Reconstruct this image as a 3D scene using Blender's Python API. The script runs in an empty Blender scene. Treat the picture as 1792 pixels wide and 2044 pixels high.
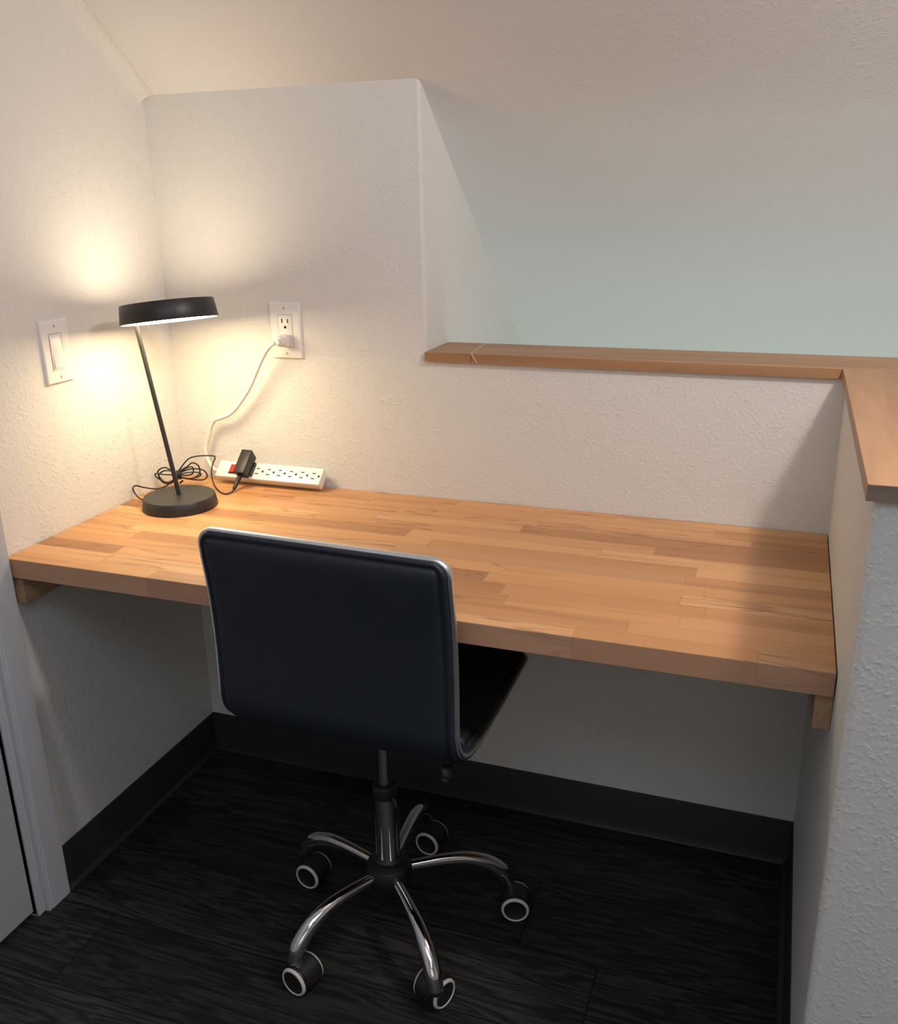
import bpy, bmesh, math, random
from mathutils import Vector, Matrix
random.seed(7)
scene = bpy.context.scene
COL = scene.collection
PI = math.pi

# ------------------------------------------------------------------ camera
F_PX = 1856.96
CAM = Vector((1.3267, -1.7904, 1.3694))
YAW, PITCH, ROLL = 0.3524, -0.3286, -0.0201
fwd = Vector((-math.sin(YAW) * math.cos(PITCH), math.cos(YAW) * math.cos(PITCH), math.sin(PITCH)))
rt0 = Vector((math.cos(YAW), math.sin(YAW), 0))
up0 = rt0.cross(fwd)
rt = rt0 * math.cos(ROLL) + up0 * math.sin(ROLL)
up = up0 * math.cos(ROLL) - rt0 * math.sin(ROLL)
cd = bpy.data.cameras.new('camera')
cd.sensor_fit = 'HORIZONTAL'; cd.sensor_width = 36.0; cd.lens = F_PX / 1792 * 36.0
cd.clip_start = 0.02; cd.clip_end = 50
cam = bpy.data.objects.new('camera', cd); COL.objects.link(cam)
mw = Matrix((rt, up, -fwd)).transposed().to_4x4(); mw.translation = CAM
cam.matrix_world = mw
scene.camera = cam

# ------------------------------------------------------------------ light
vs = scene.view_settings
vs.view_transform = 'Standard'; vs.look = 'None'; vs.gamma = 1.0; vs.use_curve_mapping = False
vs.exposure = 0.13
scene.display_settings.display_device = 'sRGB'
scene.cycles.use_denoising = True
scene.cycles.max_bounces = 8
scene.cycles.diffuse_bounces = 5

world = bpy.data.worlds.new('world'); scene.world = world; world.use_nodes = True
bg = world.node_tree.nodes['Background']
bg.inputs[0].default_value = (0.75, 0.85, 1.0, 1); bg.inputs[1].default_value = 0.25

def lamp(name, kind, loc, power, color, target=None, **kw):
    ld = bpy.data.lights.new(name, kind); ld.energy = power; ld.color = color
    for k, v in kw.items(): setattr(ld, k, v)
    o = bpy.data.objects.new(name, ld); COL.objects.link(o); o.location = loc
    if target is not None:
        o.rotation_euler = (Vector(target) - Vector(loc)).to_track_quat('-Z', 'Y').to_euler()
    return o
CEIL_P = (1.81, -0.79, 2.03)
lamp('ceiling_light_source', 'POINT', CEIL_P, 34, (1.0, 0.86, 0.80), shadow_soft_size=0.06)
lamp('warm_low_fill', 'AREA', (1.9, -4.3, 1.55), 4.0, (1.0, 0.84, 0.68), (0.9, 0, 0.9), shape='RECTANGLE', size=1.7, size_y=1.3)  # added fill with no lamp behind it; warms the shade under the desk
lamp('chandelier_light', 'POINT', (1.7, -2.6, 1.75), 4.5, (1.0, 0.86, 0.79), shadow_soft_size=0.22)
lamp('cool_overhead_fill', 'AREA', (1.5, -2.1, 2.53), 20.5, (0.66, 0.79, 1.0), (1.5, -1.7, 0.0), shape='RECTANGLE', size=1.8, size_y=1.3)  # added soft bluish fill below the closed ceiling, no skylight built
lamp('stairwell_daylight', 'AREA', (1.7, 0.62, -0.9), 12, (0.90, 1.0, 0.93), (1.7, 0.62, 1.0), shape='RECTANGLE', size=2.2, size_y=0.8)

# ------------------------------------------------------------------ dimensions
H = 0.75; W = 1.4301; D = 0.5689; T = 0.0375
YT = 0.5725; CW = 0.0594; HB = 0.1018
XP = 0.6255; ZT = 1.5787; SL = 0.8349
ZC = 1.0649; TC = 0.0194; D2 = 0.7249; TH = 0.1275; OV = 0.009

# ------------------------------------------------------------------ materials
def lin(r, g, b):
    f = lambda c: (c / 12.92 if c <= 0.04045 else ((c + 0.055) / 1.055) ** 2.4)
    return (f(r / 255), f(g / 255), f(b / 255), 1)
class NT:
    def __init__(s, name):
        s.m = bpy.data.materials.new(name); s.m.use_nodes = True
        s.t = s.m.node_tree; s.b = s.t.nodes['Principled BSDF']
    def n(s, typ, **kw):
        x = s.t.nodes.new(typ)
        for k, v in kw.items():
            if k.startswith('i_'): x.inputs[int(k[2:])].default_value = v
            else: setattr(x, k, v)
        return x
    def l(s, a, b): s.t.links.new(a, b)
    def math(s, op, a, b=None, c=None):
        x = s.n('ShaderNodeMath', operation=op)
        for i, v in enumerate((a, b, c)):
            if v is None: continue
            if isinstance(v, (int, float)): x.inputs[i].default_value = v
            else: s.l(v, x.inputs[i])
        return x.outputs[0]
    def comb(s, a, b, c):
        x = s.n('ShaderNodeCombineXYZ')
        for i, v in enumerate((a, b, c)):
            if isinstance(v, (int, float)): x.inputs[i].default_value = v
            else: s.l(v, x.inputs[i])
        return x.outputs[0]
    def mix(s, fac, a, b, blend='MIX'):
        x = s.n('ShaderNodeMix', data_type='RGBA', blend_type=blend)
        for i, v in ((0, fac), (6, a), (7, b)):
            if isinstance(v, (int, float, tuple)): x.inputs[i].default_value = v
            else: s.l(v, x.inputs[i])
        return x.outputs[2]
    def ramp(s, fac, stops):
        x = s.n('ShaderNodeValToRGB'); s.l(fac, x.inputs[0])
        e = x.color_ramp.elements
        while len(e) < len(stops): e.new(0.5)
        for i, (p, c) in enumerate(stops): e[i].position = p; e[i].color = c
        return x.outputs[0]
    def bump(s, h, strength, dist):
        x = s.n('ShaderNodeBump'); x.inputs['Strength'].default_value = strength; x.inputs['Distance'].default_value = dist
        s.l(h, x.inputs['Height']); s.l(x.outputs[0], s.b.inputs['Normal'])
    def set(s, **kw):
        for k, v in kw.items(): s.b.inputs[k.replace('_', ' ')].default_value = v

def simple(name, col, rough=0.5, metal=0.0, spec=0.5, bump=None):
    k = NT(name); k.set(Base_Color=col if len(col) == 4 else (*col, 1), Roughness=rough, Metallic=metal)
    k.b.inputs['Specular IOR Level'].default_value = spec
    if bump:
        geo = k.n('ShaderNodeTexCoord'); nz = k.n('ShaderNodeTexNoise'); nz.inputs['Scale'].default_value = bump[0]
        k.l(geo.outputs['Object'], nz.inputs['Vector']); k.bump(nz.outputs[0], bump[1], bump[2])
    return k.m

def wall_mat(name, col, strength):
    k = NT(name)
    k.set(Base_Color=col, Roughness=0.55)
    k.b.inputs['Specular IOR Level'].default_value = 0.35
    g = k.n('ShaderNodeNewGeometry').outputs['Position']
    n1 = k.n('ShaderNodeTexNoise'); n1.inputs['Scale'].default_value = 150; n1.inputs['Detail'].default_value = 3
    n2 = k.n('ShaderNodeTexNoise'); n2.inputs['Scale'].default_value = 55; n2.inputs['Detail'].default_value = 2
    k.l(g, n1.inputs['Vector']); k.l(g, n2.inputs['Vector'])
    r1 = k.ramp(n1.outputs[0], [(0.47, (0, 0, 0, 1)), (0.64, (1, 1, 1, 1))])
    r2 = k.ramp(n2.outputs[0], [(0.40, (0, 0, 0, 1)), (0.62, (1, 1, 1, 1))])
    v = k.n('ShaderNodeTexVoronoi'); v.inputs['Scale'].default_value = 22; k.l(g, v.inputs['Vector'])
    blob = k.ramp(v.outputs['Distance'], [(0.0, (1, 1, 1, 1)), (0.09, (0, 0, 0, 1))])
    wn = k.n('ShaderNodeTexNoise'); wn.inputs['Scale'].default_value = 9; k.l(g, wn.inputs['Vector'])
    gate = k.math('GREATER_THAN', wn.outputs[0], 0.57)
    h = k.math('ADD', k.math('MULTIPLY', r1, r2), k.math('MULTIPLY', k.math('MULTIPLY', blob, gate), 1.6))
    h = k.math('ADD', h, k.math('MULTIPLY', n1.outputs[0], 0.5))
    k.bump(h, strength, 0.0011)
    return k.m
M_wall = wall_mat('wall_paint', (0.70, 0.70, 0.67, 1), 0.55)
M_ceil = wall_mat('ceiling_paint', (0.76, 0.77, 0.775, 1), 0.22)
M_pony = wall_mat('pony_end_paint', (0.70, 0.69, 0.655, 1), 0.3)
M_trim = simple('pale_grey_trim_paint', (0.47, 0.495, 0.53), 0.35)
M_door = simple('pale_grey_door_paint', (0.38, 0.41, 0.44), 0.4, bump=(300, 0.05, 0.0005))

def butcher():
    k = NT('butcher_block_beech')
    pos = k.n('ShaderNodeTexCoord').outputs['Object']
    sp = k.n('ShaderNodeSeparateXYZ'); k.l(pos, sp.inputs[0])
    x, y, z = sp.outputs
    v = k.math('ADD', y, 0.0)
    row = k.math('FLOOR', k.math('DIVIDE', v, 0.0409))
    w1 = k.n('ShaderNodeTexWhiteNoise', noise_dimensions='1D'); k.l(row, w1.inputs['W'])
    L = k.math('ADD', k.math('MULTIPLY', w1.outputs['Value'], 0.18), 0.30)
    w1b = k.n('ShaderNodeTexWhiteNoise', noise_dimensions='1D'); k.l(k.math('ADD', row, 31.7), w1b.inputs['W'])
    xo = k.math('ADD', k.math('ADD', x, 3.0), w1b.outputs['Value'])
    # uneven stave lengths: warp x before dividing it into cells
    nz = k.n('ShaderNodeTexNoise', noise_dimensions='2D'); nz.inputs['Scale'].default_value = 1.3
    k.l(k.comb(x, k.math('MULTIPLY', row, 7.3), 0), nz.inputs['Vector'])
    xo = k.math('ADD', xo, k.math('MULTIPLY', nz.outputs[0], 0.45))
    q = k.math('DIVIDE', xo, L)
    cell = k.math('FLOOR', q)
    idv = k.comb(cell, row, 0)
    wn = k.n('ShaderNodeTexWhiteNoise', noise_dimensions='2D'); k.l(idv, wn.inputs['Vector'])
    rnd = wn.outputs['Value']
    base = k.ramp(rnd, [(0.0, (0.35, 0.165, 0.068, 1)), (0.14, (0.49, 0.245, 0.102, 1)), (0.45, (0.61, 0.315, 0.132, 1)),
                        (0.7, (0.54, 0.280, 0.125, 1)), (0.88, (0.66, 0.37, 0.172, 1)), (1.0, (0.46, 0.245, 0.12, 1))])
    off = k.math('MULTIPLY', rnd, 40.0)
    gv = k.comb(k.math('ADD', k.math('MULTIPLY', x, 2.2), off), k.math('MULTIPLY', y, 38), k.math('MULTIPLY', z, 38))
    g1 = k.n('ShaderNodeTexNoise'); g1.inputs['Scale'].default_value = 1.0; g1.inputs['Detail'].default_value = 5; g1.inputs['Distortion'].default_value = 0.6
    k.l(gv, g1.inputs['Vector'])
    dark = k.ramp(g1.outputs[0], [(0.30, (1, 1, 1, 1)), (0.5, (0, 0, 0, 1)), (1, (0, 0, 0, 1))])
    gv2 = k.comb(k.math('ADD', k.math('MULTIPLY', x, 9), off), k.math('MULTIPLY', y, 420), k.math('MULTIPLY', z, 420))
    g2 = k.n('ShaderNodeTexNoise'); g2.inputs['Scale'].default_value = 1.0; g2.inputs['Detail'].default_value = 3
    k.l(gv2, g2.inputs['Vector'])
    # contour-like heartwood streaks in some staves
    gv3 = k.comb(k.math('ADD', k.math('MULTIPLY', x, 3.2), off), k.math('MULTIPLY', y, 26), k.math('MULTIPLY', z, 26))
    g3 = k.n('ShaderNodeTexNoise'); g3.inputs['Scale'].default_value = 1.0; g3.inputs['Detail'].default_value = 1
    k.l(gv3, g3.inputs['Vector'])
    ring = k.math('PINGPONG', k.math('MULTIPLY', g3.outputs[0], 5.0), 0.5)
    ringm = k.ramp(ring, [(0.0, (1, 1, 1, 1)), (0.10, (0, 0, 0, 1))])
    wn2 = k.n('ShaderNodeTexWhiteNoise', noise_dimensions='3D'); k.l(k.comb(cell, row, 5.5), wn2.inputs['Vector'])
    has = k.math('GREATER_THAN', wn2.outputs['Value'], 0.60)
    c = k.mix(k.math('MULTIPLY', dark, 0.55), base, (0.30, 0.135, 0.055, 1))
    c = k.mix(k.math('MULTIPLY', g2.outputs[0], 0.16), c, (0.36, 0.17, 0.07, 1))
    c = k.mix(k.math('MULTIPLY', k.math('MULTIPLY', ringm, has), 0.58), c, (0.20, 0.085, 0.035, 1))
    # joints
    fy = k.math('FRACT', k.math('DIVIDE', v, 0.0409))
    ey = k.math('GREATER_THAN', k.math('ABSOLUTE', k.math('SUBTRACT', fy, 0.5)), 0.488)
    fx = k.math('FRACT', q)
    ex = k.math('GREATER_THAN', k.math('ABSOLUTE', k.math('SUBTRACT', fx, 0.5)), 0.4975)
    e = k.math('MAXIMUM', ey, ex)
    c = k.mix(k.math('MULTIPLY', e, 0.28), c, (0.22, 0.10, 0.04, 1))
    # fine pith flecks along the front stave
    fl = k.n('ShaderNodeTexNoise'); fl.inputs['Scale'].default_value = 1
    k.l(k.comb(k.math('MULTIPLY', x, 150), k.math('MULTIPLY', y, 420), k.math('MULTIPLY', z, 420)), fl.inputs['Vector'])
    flm = k.math('MULTIPLY', k.math('GREATER_THAN', fl.outputs[0], 0.665), k.math('MULTIPLY', k.math('LESS_THAN', y, -0.532), k.math('GREATER_THAN', x, 1.12)))
    c = k.mix(k.math('MULTIPLY', flm, 0.55), c, (0.20, 0.09, 0.04, 1))
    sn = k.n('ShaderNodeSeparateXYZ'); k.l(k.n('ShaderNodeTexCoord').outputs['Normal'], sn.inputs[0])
    c = k.mix(k.math('MULTIPLY', k.math('LESS_THAN', sn.outputs[1], -0.9), 0.55), c, (0.43, 0.27, 0.205, 1))   # cool light on the front edge, painted into its colour
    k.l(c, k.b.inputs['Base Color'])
    k.set(Roughness=0.42); k.b.inputs['Specular IOR Level'].default_value = 0.4
    return k.m
M_desk = butcher()

def plain_wood(name, c1, c2, axis='x', rough=0.45, scale=30, ringy=0.3):
    k = NT(name)
    pos = k.n('ShaderNodeTexCoord').outputs['Object']
    sp = k.n('ShaderNodeSeparateXYZ'); k.l(pos, sp.inputs[0])
    s = [scale, scale, scale]; s['xyz'.index(axis)] = scale * 0.07
    vec = k.comb(*[k.math('MULTIPLY', sp.outputs[i], s[i]) for i in range(3)])
    g1 = k.n('ShaderNodeTexNoise'); g1.inputs['Scale'].default_value = 1; g1.inputs['Detail'].default_value = 6; g1.inputs['Distortion'].default_value = 0.5
    k.l(vec, g1.inputs['Vector'])
    vec2 = k.comb(*[k.math('MULTIPLY', sp.outputs[i], s[i] * 9) for i in range(3)])
    g2 = k.n('ShaderNodeTexNoise'); g2.inputs['Scale'].default_value = 1; g2.inputs['Detail'].default_value = 2
    k.l(vec2, g2.inputs['Vector'])
    f = k.math('ADD', k.math('MULTIPLY', k.ramp(g1.outputs[0], [(0.35, (0, 0, 0, 1)), (0.65, (1, 1, 1, 1))]), 1 - ringy), k.math('MULTIPLY', g2.outputs[0], ringy))
    k.l(k.mix(f, (*c1, 1), (*c2, 1)), k.b.inputs['Base Color'])
    k.set(Roughness=rough)
    return k.m
M_cap = plain_wood('fir_cap_wood', (0.29, 0.150, 0.072), (0.43, 0.25, 0.125), 'x', 0.45, 22)
M_capy = plain_wood('fir_cap_wood_side', (0.31, 0.170, 0.085), (0.46, 0.27, 0.14), 'y', 0.45, 22)
M_endg = plain_wood('end_grain_wood', (0.16, 0.115, 0.085), (0.30, 0.22, 0.165), 'x', 0.7, 60)
M_cleat = plain_wood('pine_cleat_wood', (0.36, 0.22, 0.12), (0.52, 0.36, 0.22), 'y', 0.6, 40)
M_cleate = plain_wood('pine_end_grain', (0.40, 0.25, 0.15), (0.66, 0.47, 0.32), 'z', 0.7, 110)
M_filler = simple('pale_wood_filler', (0.66, 0.45, 0.27), 0.6)

def floor_mat():
    k = NT('dark_plank_vinyl')
    pos = k.n('ShaderNodeTexCoord').outputs['Object']
    sp = k.n('ShaderNodeSeparateXYZ'); k.l(pos, sp.inputs[0]); x, y, z = sp.outputs
    yy = k.math('DIVIDE', k.math('ADD', y, 0.056), 0.18)
    row = k.math('FLOOR', yy)
    w1 = k.n('ShaderNodeTexWhiteNoise', noise_dimensions='1D'); k.l(row, w1.inputs['W'])
    xx = k.math('ADD', k.math('DIVIDE', x, 1.22), k.math('MULTIPLY', w1.outputs[0], 3.0))
    cell = k.math('FLOOR', xx)
    wn = k.n('ShaderNodeTexWhiteNoise', noise_dimensions='2D'); k.l(k.comb(cell, row, 0), wn.inputs['Vector'])
    off = k.math('MULTIPLY', wn.outputs[0], 30)
    g1 = k.n('ShaderNodeTexNoise'); g1.inputs['Scale'].default_value = 1; g1.inputs['Detail'].default_value = 4; g1.inputs['Distortion'].default_value = 0.8
    k.l(k.comb(k.math('ADD', k.math('MULTIPLY', x, 1.9), off), k.math('MULTIPLY', y, 24), 0), g1.inputs['Vector'])
    g2 = k.n('ShaderNodeTexNoise'); g2.inputs['Scale'].default_value = 1; g2.inputs['Detail'].default_value = 3
    k.l(k.comb(k.math('ADD', k.math('MULTIPLY', x, 7), off), k.math('MULTIPLY', y, 330), 0), g2.inputs['Vector'])
    ring = k.math('PINGPONG', k.math('MULTIPLY', g1.outputs[0], 9.0), 0.5)
    f = k.math('ADD', k.math('MULTIPLY', ring, 1.1), k.math('MULTIPLY', g2.outputs[0], 0.9))
    c = k.ramp(f, [(0.25, (0.0045, 0.0045, 0.005, 1)), (0.6, (0.012, 0.0115, 0.012, 1)), (1.0, (0.042, 0.039, 0.037, 1))])
    br = k.math('ADD', k.math('MULTIPLY', wn.outputs[0], 0.5), 0.62)
    c = k.mix(1.0, c, k.comb(br, br, br), 'MULTIPLY')
    fy = k.math('FRACT', yy); fx = k.math('FRACT', xx)
    e = k.math('MAXIMUM', k.math('GREATER_THAN', k.math('ABSOLUTE', k.math('SUBTRACT', fy, 0.5)), 0.493),
               k.math('GREATER_THAN', k.math('ABSOLUTE', k.math('SUBTRACT', fx, 0.5)), 0.4988))
    c = k.mix(e, c, (0.002, 0.002, 0.002, 1))
    k.l(c, k.b.inputs['Base Color'])
    k.bump(f, 0.35, 0.0006)
    k.set(Roughness=0.55); k.b.inputs['Specular IOR Level'].default_value = 0.35
    return k.m
M_floor = floor_mat()
M_base = simple('charcoal_rubber', (0.027, 0.028, 0.028), 0.5, bump=(120, 0.1, 0.0005))
M_black = simple('black_plastic', (0.012, 0.012, 0.013), 0.45)
M_lamp = simple('matte_black_metal', (0.022, 0.021, 0.020), 0.42, bump=(600, 0.08, 0.0002))
M_chrome = simple('chrome', (0.72, 0.72, 0.74), 0.07, 1.0)
M_satin = simple('polished_aluminium', (0.84, 0.86, 0.90), 0.3, 1.0)
M_white = simple('white_plastic', (0.78, 0.77, 0.75), 0.3)
M_ivory = simple('white_cord_vinyl', (0.75, 0.73, 0.68), 0.4)
M_ring = simple('white_caster_ring', (0.62, 0.60, 0.55), 0.4)
M_slot = simple('dark_slot', (0.035, 0.028, 0.022), 0.6)
M_gap = simple('grey_gap', (0.22, 0.20, 0.18), 0.6)
M_red = simple('red_translucent_switch', (0.55, 0.03, 0.02), 0.25)
M_cordb = simple('black_cord_vinyl', (0.012, 0.011, 0.010), 0.45)
def leather(name, col, rough):
    k = NT(name); k.set(Base_Color=col, Roughness=rough)
    pos = k.n('ShaderNodeTexCoord').outputs['Object']
    v = k.n('ShaderNodeTexNoise'); v.inputs['Scale'].default_value = 420; v.inputs['Detail'].default_value = 2; k.l(pos, v.inputs['Vector'])
    n = k.n('ShaderNodeTexNoise'); n.inputs['Scale'].default_value = 14; k.l(pos, n.inputs['Vector'])
    k.bump(k.math('ADD', v.outputs[0], k.math('MULTIPLY', n.outputs[0], 2.0)), 0.22, 0.0012)
    return k.m
M_leather = leather('navy_black_faux_leather', (0.0075, 0.0130, 0.0215, 1), 0.6)
M_cush = leather('black_faux_leather', (0.004, 0.004, 0.0045, 1), 0.6)

def emit(name, col, strength):
    k = NT(name); k.set(Base_Color=(0.8, 0.8, 0.8, 1))
    k.b.inputs['Emission Color'].default_value = col; k.b.inputs['Emission Strength'].default_value = strength
    return k.m
M_led = emit('warm_led_diffuser', (1.0, 0.78, 0.47, 1), 27)
M_ledup = emit('warm_led_upward_glow', (1.0, 0.78, 0.54, 1), 12)

# ------------------------------------------------------------------ mesh helpers
def link(name, bm, mats, parent=None, smooth=False, loc=None):
    me = bpy.data.meshes.new(name)
    bmesh.ops.recalc_face_normals(bm, faces=bm.faces)
    bm.to_mesh(me); bm.free()
    if not isinstance(mats, (list, tuple)): mats = [mats]
    for m in mats: me.materials.append(m)
    if smooth:
        for p in me.polygons: p.use_smooth = True
        if smooth != 'all':
            me.set_sharp_from_angle(angle=math.radians(38))
    o = bpy.data.objects.new(name, me); COL.objects.link(o)
    if parent is not None: o.parent = parent
    return o
def thing(name, label, cat, loc=(0, 0, 0), group=None):
    o = bpy.data.objects.new(name, None); COL.objects.link(o); o.location = loc; o.empty_display_size = 0.05
    o['label'] = label; o['category'] = cat
    if group: o['group'] = group
    return o
def structure(o): o['kind'] = 'structure'; return o
def box(bm, lo, hi, bevel=0.0, seg=2, mat=0, M=None):
    b = bmesh.new()
    bmesh.ops.create_cube(b, size=1)
    for v in b.verts:
        v.co = Vector([lo[i] + (v.co[i] + .5) * (hi[i] - lo[i]) for i in range(3)])
    if bevel: bmesh.ops.bevel(b, geom=b.edges[:], offset=bevel, segments=seg, profile=0.5, affect='EDGES')
    merge(bm, b, mat, M)
def merge(bm, b, mat=0, M=None):
    if M is not None: bmesh.ops.transform(b, matrix=M, verts=b.verts)
    mp = {v: bm.verts.new(v.co) for v in b.verts}
    for f in b.faces:
        try:
            nf = bm.faces.new([mp[v] for v in f.verts]); nf.material_index = mat
        except ValueError: pass
    b.free()
def prism(pts, axis, a, b_, bevel=0.0, seg=3, sel=None):
    """polygon pts (2-D) extruded along axis between a and b_"""
    bm = bmesh.new()
    def mk(p, t):
        c = list(p); c.insert(axis, t); return bm.verts.new(c)
    A = [mk(p, a) for p in pts]; B = [mk(p, b_) for p in pts]
    bm.faces.new(A); bm.faces.new(B[::-1])
    n = len(pts)
    for i in range(n): bm.faces.new((A[i], B[i], B[(i + 1) % n], A[(i + 1) % n]))
    if bevel:
        es = [e for e in bm.edges if sel is None or sel(e)]
        bmesh.ops.bevel(bm, geom=es, offset=bevel, segments=seg, profile=0.5, affect='EDGES')
    return bm
def lathe(profile, seg=48, cap=True):
    bm = bmesh.new(); rings = []
    for r, z in profile:
        if r < 1e-6: rings.append([bm.verts.new((0, 0, z))])
        else: rings.append([bm.verts.new((r * math.cos(2 * PI * i / seg), r * math.sin(2 * PI * i / seg), z)) for i in range(seg)])
    for a, b in zip(rings, rings[1:]):
        for i in range(seg):
            j = (i + 1) % seg
            if len(a) == 1 and len(b) == 1: continue
            if len(a) == 1: bm.faces.new((a[0], b[i], b[j]))
            elif len(b) == 1: bm.faces.new((a[i], a[j], b[0]))
            else: bm.faces.new((a[i], a[j], b[j], b[i]))
    if cap:
        for r in (rings[0], rings[-1]):
            if len(r) > 1: bm.faces.new(r)
    return bm
def catmull(pts, n=8, closed=False):
    P = [Vector(p) for p in pts]; out = []; m = len(P)
    rng = range(m) if closed else range(m - 1)
    for i in rng:
        if closed: p0, p1, p2, p3 = P[i - 1], P[i], P[(i + 1) % m], P[(i + 2) % m]
        else: p0, p1, p2, p3 = P[max(i - 1, 0)], P[i], P[i + 1], P[min(i + 2, m - 1)]
        for k in range(n):
            t = k / n
            out.append(0.5 * ((2 * p1) + (-p0 + p2) * t + (2 * p0 - 5 * p1 + 4 * p2 - p3) * t * t + (-p0 + 3 * p1 - 3 * p2 + p3) * t ** 3))
    if not closed: out.append(P[-1])
    return out
def tube(path, rad, seg=12, closed=False, flat=1.0, upv=None):
    """sweep; rad number or list; flat scales the vertical half-width"""
    bm = bmesh.new(); n = len(path); rings = []
    prev = None
    for i, p in enumerate(path):
        a = path[i - 1] if (i > 0 or closed) else path[i]
        b = path[(i + 1) % n] if (i < n - 1 or closed) else path[i]
        t = (b - a).normalized()
        if upv is not None: u = upv - t * upv.dot(t)
        elif prev is None:
            u = Vector((0, 0, 1)) - t * t.z
            if u.length < 0.1: u = Vector((1, 0, 0)) - t * t.x
        else: u = prev - t * prev.dot(t)
        u.normalize(); prev = u; s = t.cross(u)
        r = rad[i] if isinstance(rad, (list, tuple)) else rad
        rings.append([bm.verts.new(p + s * (r * math.cos(2 * PI * k / seg)) + u * (r * flat * math.sin(2 * PI * k / seg))) for k in range(seg)])
    rng = range(n) if closed else range(n - 1)
    for i in rng:
        A, B = rings[i], rings[(i + 1) % n]
        for k in range(seg):
            j = (k + 1) % seg; bm.faces.new((A[k], A[j], B[j], B[k]))
    if not closed: bm.faces.new(rings[0]); bm.faces.new(rings[-1])
    return bm
def frame_mat(o, ex, ey, ez):
    m = Matrix((Vector(ex), Vector(ey), Vector(ez))).transposed().to_4x4(); m.translation = Vector(o); return m
def align_z(loc, d):
    q = Vector(d).to_track_quat('Z', 'Y'); m = q.to_matrix().to_4x4(); m.translation = Vector(loc); return m

# ------------------------------------------------------------------ room shell
def zs(y): return ZT - SL * y            # underside of the sloped ceiling
YB = 1.30                                # knee wall far down the stairwell
ZLOW = -2.7; YR = -4.5; XR = 4.2; ZFLAT = 2.55
yflat = (ZT - ZFLAT) / SL
# floor (upper level)
bm = bmesh.new()
pts = [(-0.12, 0.10), (-0.12, YR - 0.1), (XR + 0.1, YR - 0.1), (XR + 0.1, -D2), (W + 0.17, -D2), (W + 0.17, 0.10)]
bm = prism(pts, 2, -0.15, 0.0)
structure(link('floor', bm, M_floor))
# sloped ceiling running down behind the desk wall, then flat above the room
bm = prism([(YB, zs(YB)), (YB, zs(YB) + 0.12), (yflat - 0.04, ZFLAT + 0.12), (YR - 0.1, ZFLAT + 0.12), (YR - 0.1, ZFLAT), (yflat, ZFLAT)], 0, -0.12, XR + 0.1)
structure(link('ceiling', bm, M_ceil))
# left wall with a door opening
DOOR_A, DOOR_B = -(YT + CW + 0.018), -(YT + CW + 0.018) - 0.81
bm = bmesh.new()
def lwall(y0, y1, z0, z1top):
    # quad between y0<y1, top follows the roof unless z1top is given
    ps = [(y0, z0), (y1, z0)]
    if z1top is None:
        ps.append((y1, min(ZFLAT, zs(y1))))
        if y0 < yflat < y1: ps.append((yflat, ZFLAT))
        ps.append((y0, min(ZFLAT, zs(y0))))
    else: ps += [(y1, z1top), (y0, z1top)]
    return prism(ps, 0, -0.12, 0.0)
merge(bm, lwall(DOOR_A, 0.0, 0.0, None)); merge(bm, lwall(YR, DOOR_B, 0.0, None)); merge(bm, lwall(DOOR_B, DOOR_A, 2.03, None))
structure(link('wall_left', bm, M_wall))
# back wall: tall left block beside the stairwell
zsplit = ZC - TC
ysp = (ZT - zsplit) / SL
bm = prism([(0.0, zsplit), (0.0, zs(0.0)), (ysp, zsplit)], 0, -0.12, XP, 0.008, 3,
           lambda e: all(abs(v.co.x - XP) < 1e-4 and abs(v.co.y) < 1e-4 for v in e.verts))
merge(bm, prism([(0.0, ZLOW), (0.0, zsplit), (ysp, zsplit), (YB, zs(YB)), (YB, ZLOW)], 0, -0.12, XP))
structure(link('wall_back', bm, M_wall, smooth=True))
# low back wall and low right wall (pony walls)
bm = prism([(0.0, ZLOW), (0.0, ZC - TC), (TH, ZC - TC), (TH, ZLOW)], 0, XP, XR)
structure(link('wall_low_back', bm, M_wall))
PT = 0.150
bm = bmesh.new()
box(bm, (W, -D2, 0.0), (W + PT, 0.0, ZC - TC))
es = [e for e in bm.edges if all(abs(v.co.y + D2) < 1e-4 for v in e.verts) and abs(e.verts[0].co.z - e.verts[1].co.z) > 0.5]
bmesh.ops.bevel(bm, geom=es, offset=0.010, segments=4, profile=0.5, affect='EDGES')
structure(link('wall_low_right', bm, M_wall, smooth=True))
# far walls of the room and the stairwell
bm = bmesh.new(); box(bm, (XR, YR, ZLOW), (XR + 0.1, YB, ZFLAT)); structure(link('wall_right', bm, M_wall))
bm = bmesh.new(); box(bm, (XP, YB, ZLOW), (XR, YB + 0.1, zs(YB))); structure(link('wall_stair_knee', bm, M_wall))
bm = bmesh.new(); box(bm, (XP, 0.0, ZLOW - 0.1), (XR, YB, ZLOW)); structure(link('floor_stairwell', bm, M_floor))
bm = bmesh.new()
wx0, wx1, wz0, wz1 = 1.0, 2.8, 0.85, 2.2
box(bm, (-0.12, YR - 0.1, 0), (wx0, YR, ZFLAT)); box(bm, (wx1, YR - 0.1, 0), (XR, YR, ZFLAT))
box(bm, (wx0, YR - 0.1, 0), (wx1, YR, wz0)); box(bm, (wx0, YR - 0.1, wz1), (wx1, YR, ZFLAT))
structure(link('wall_rear', bm, M_wall))
bm = bmesh.new()
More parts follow.
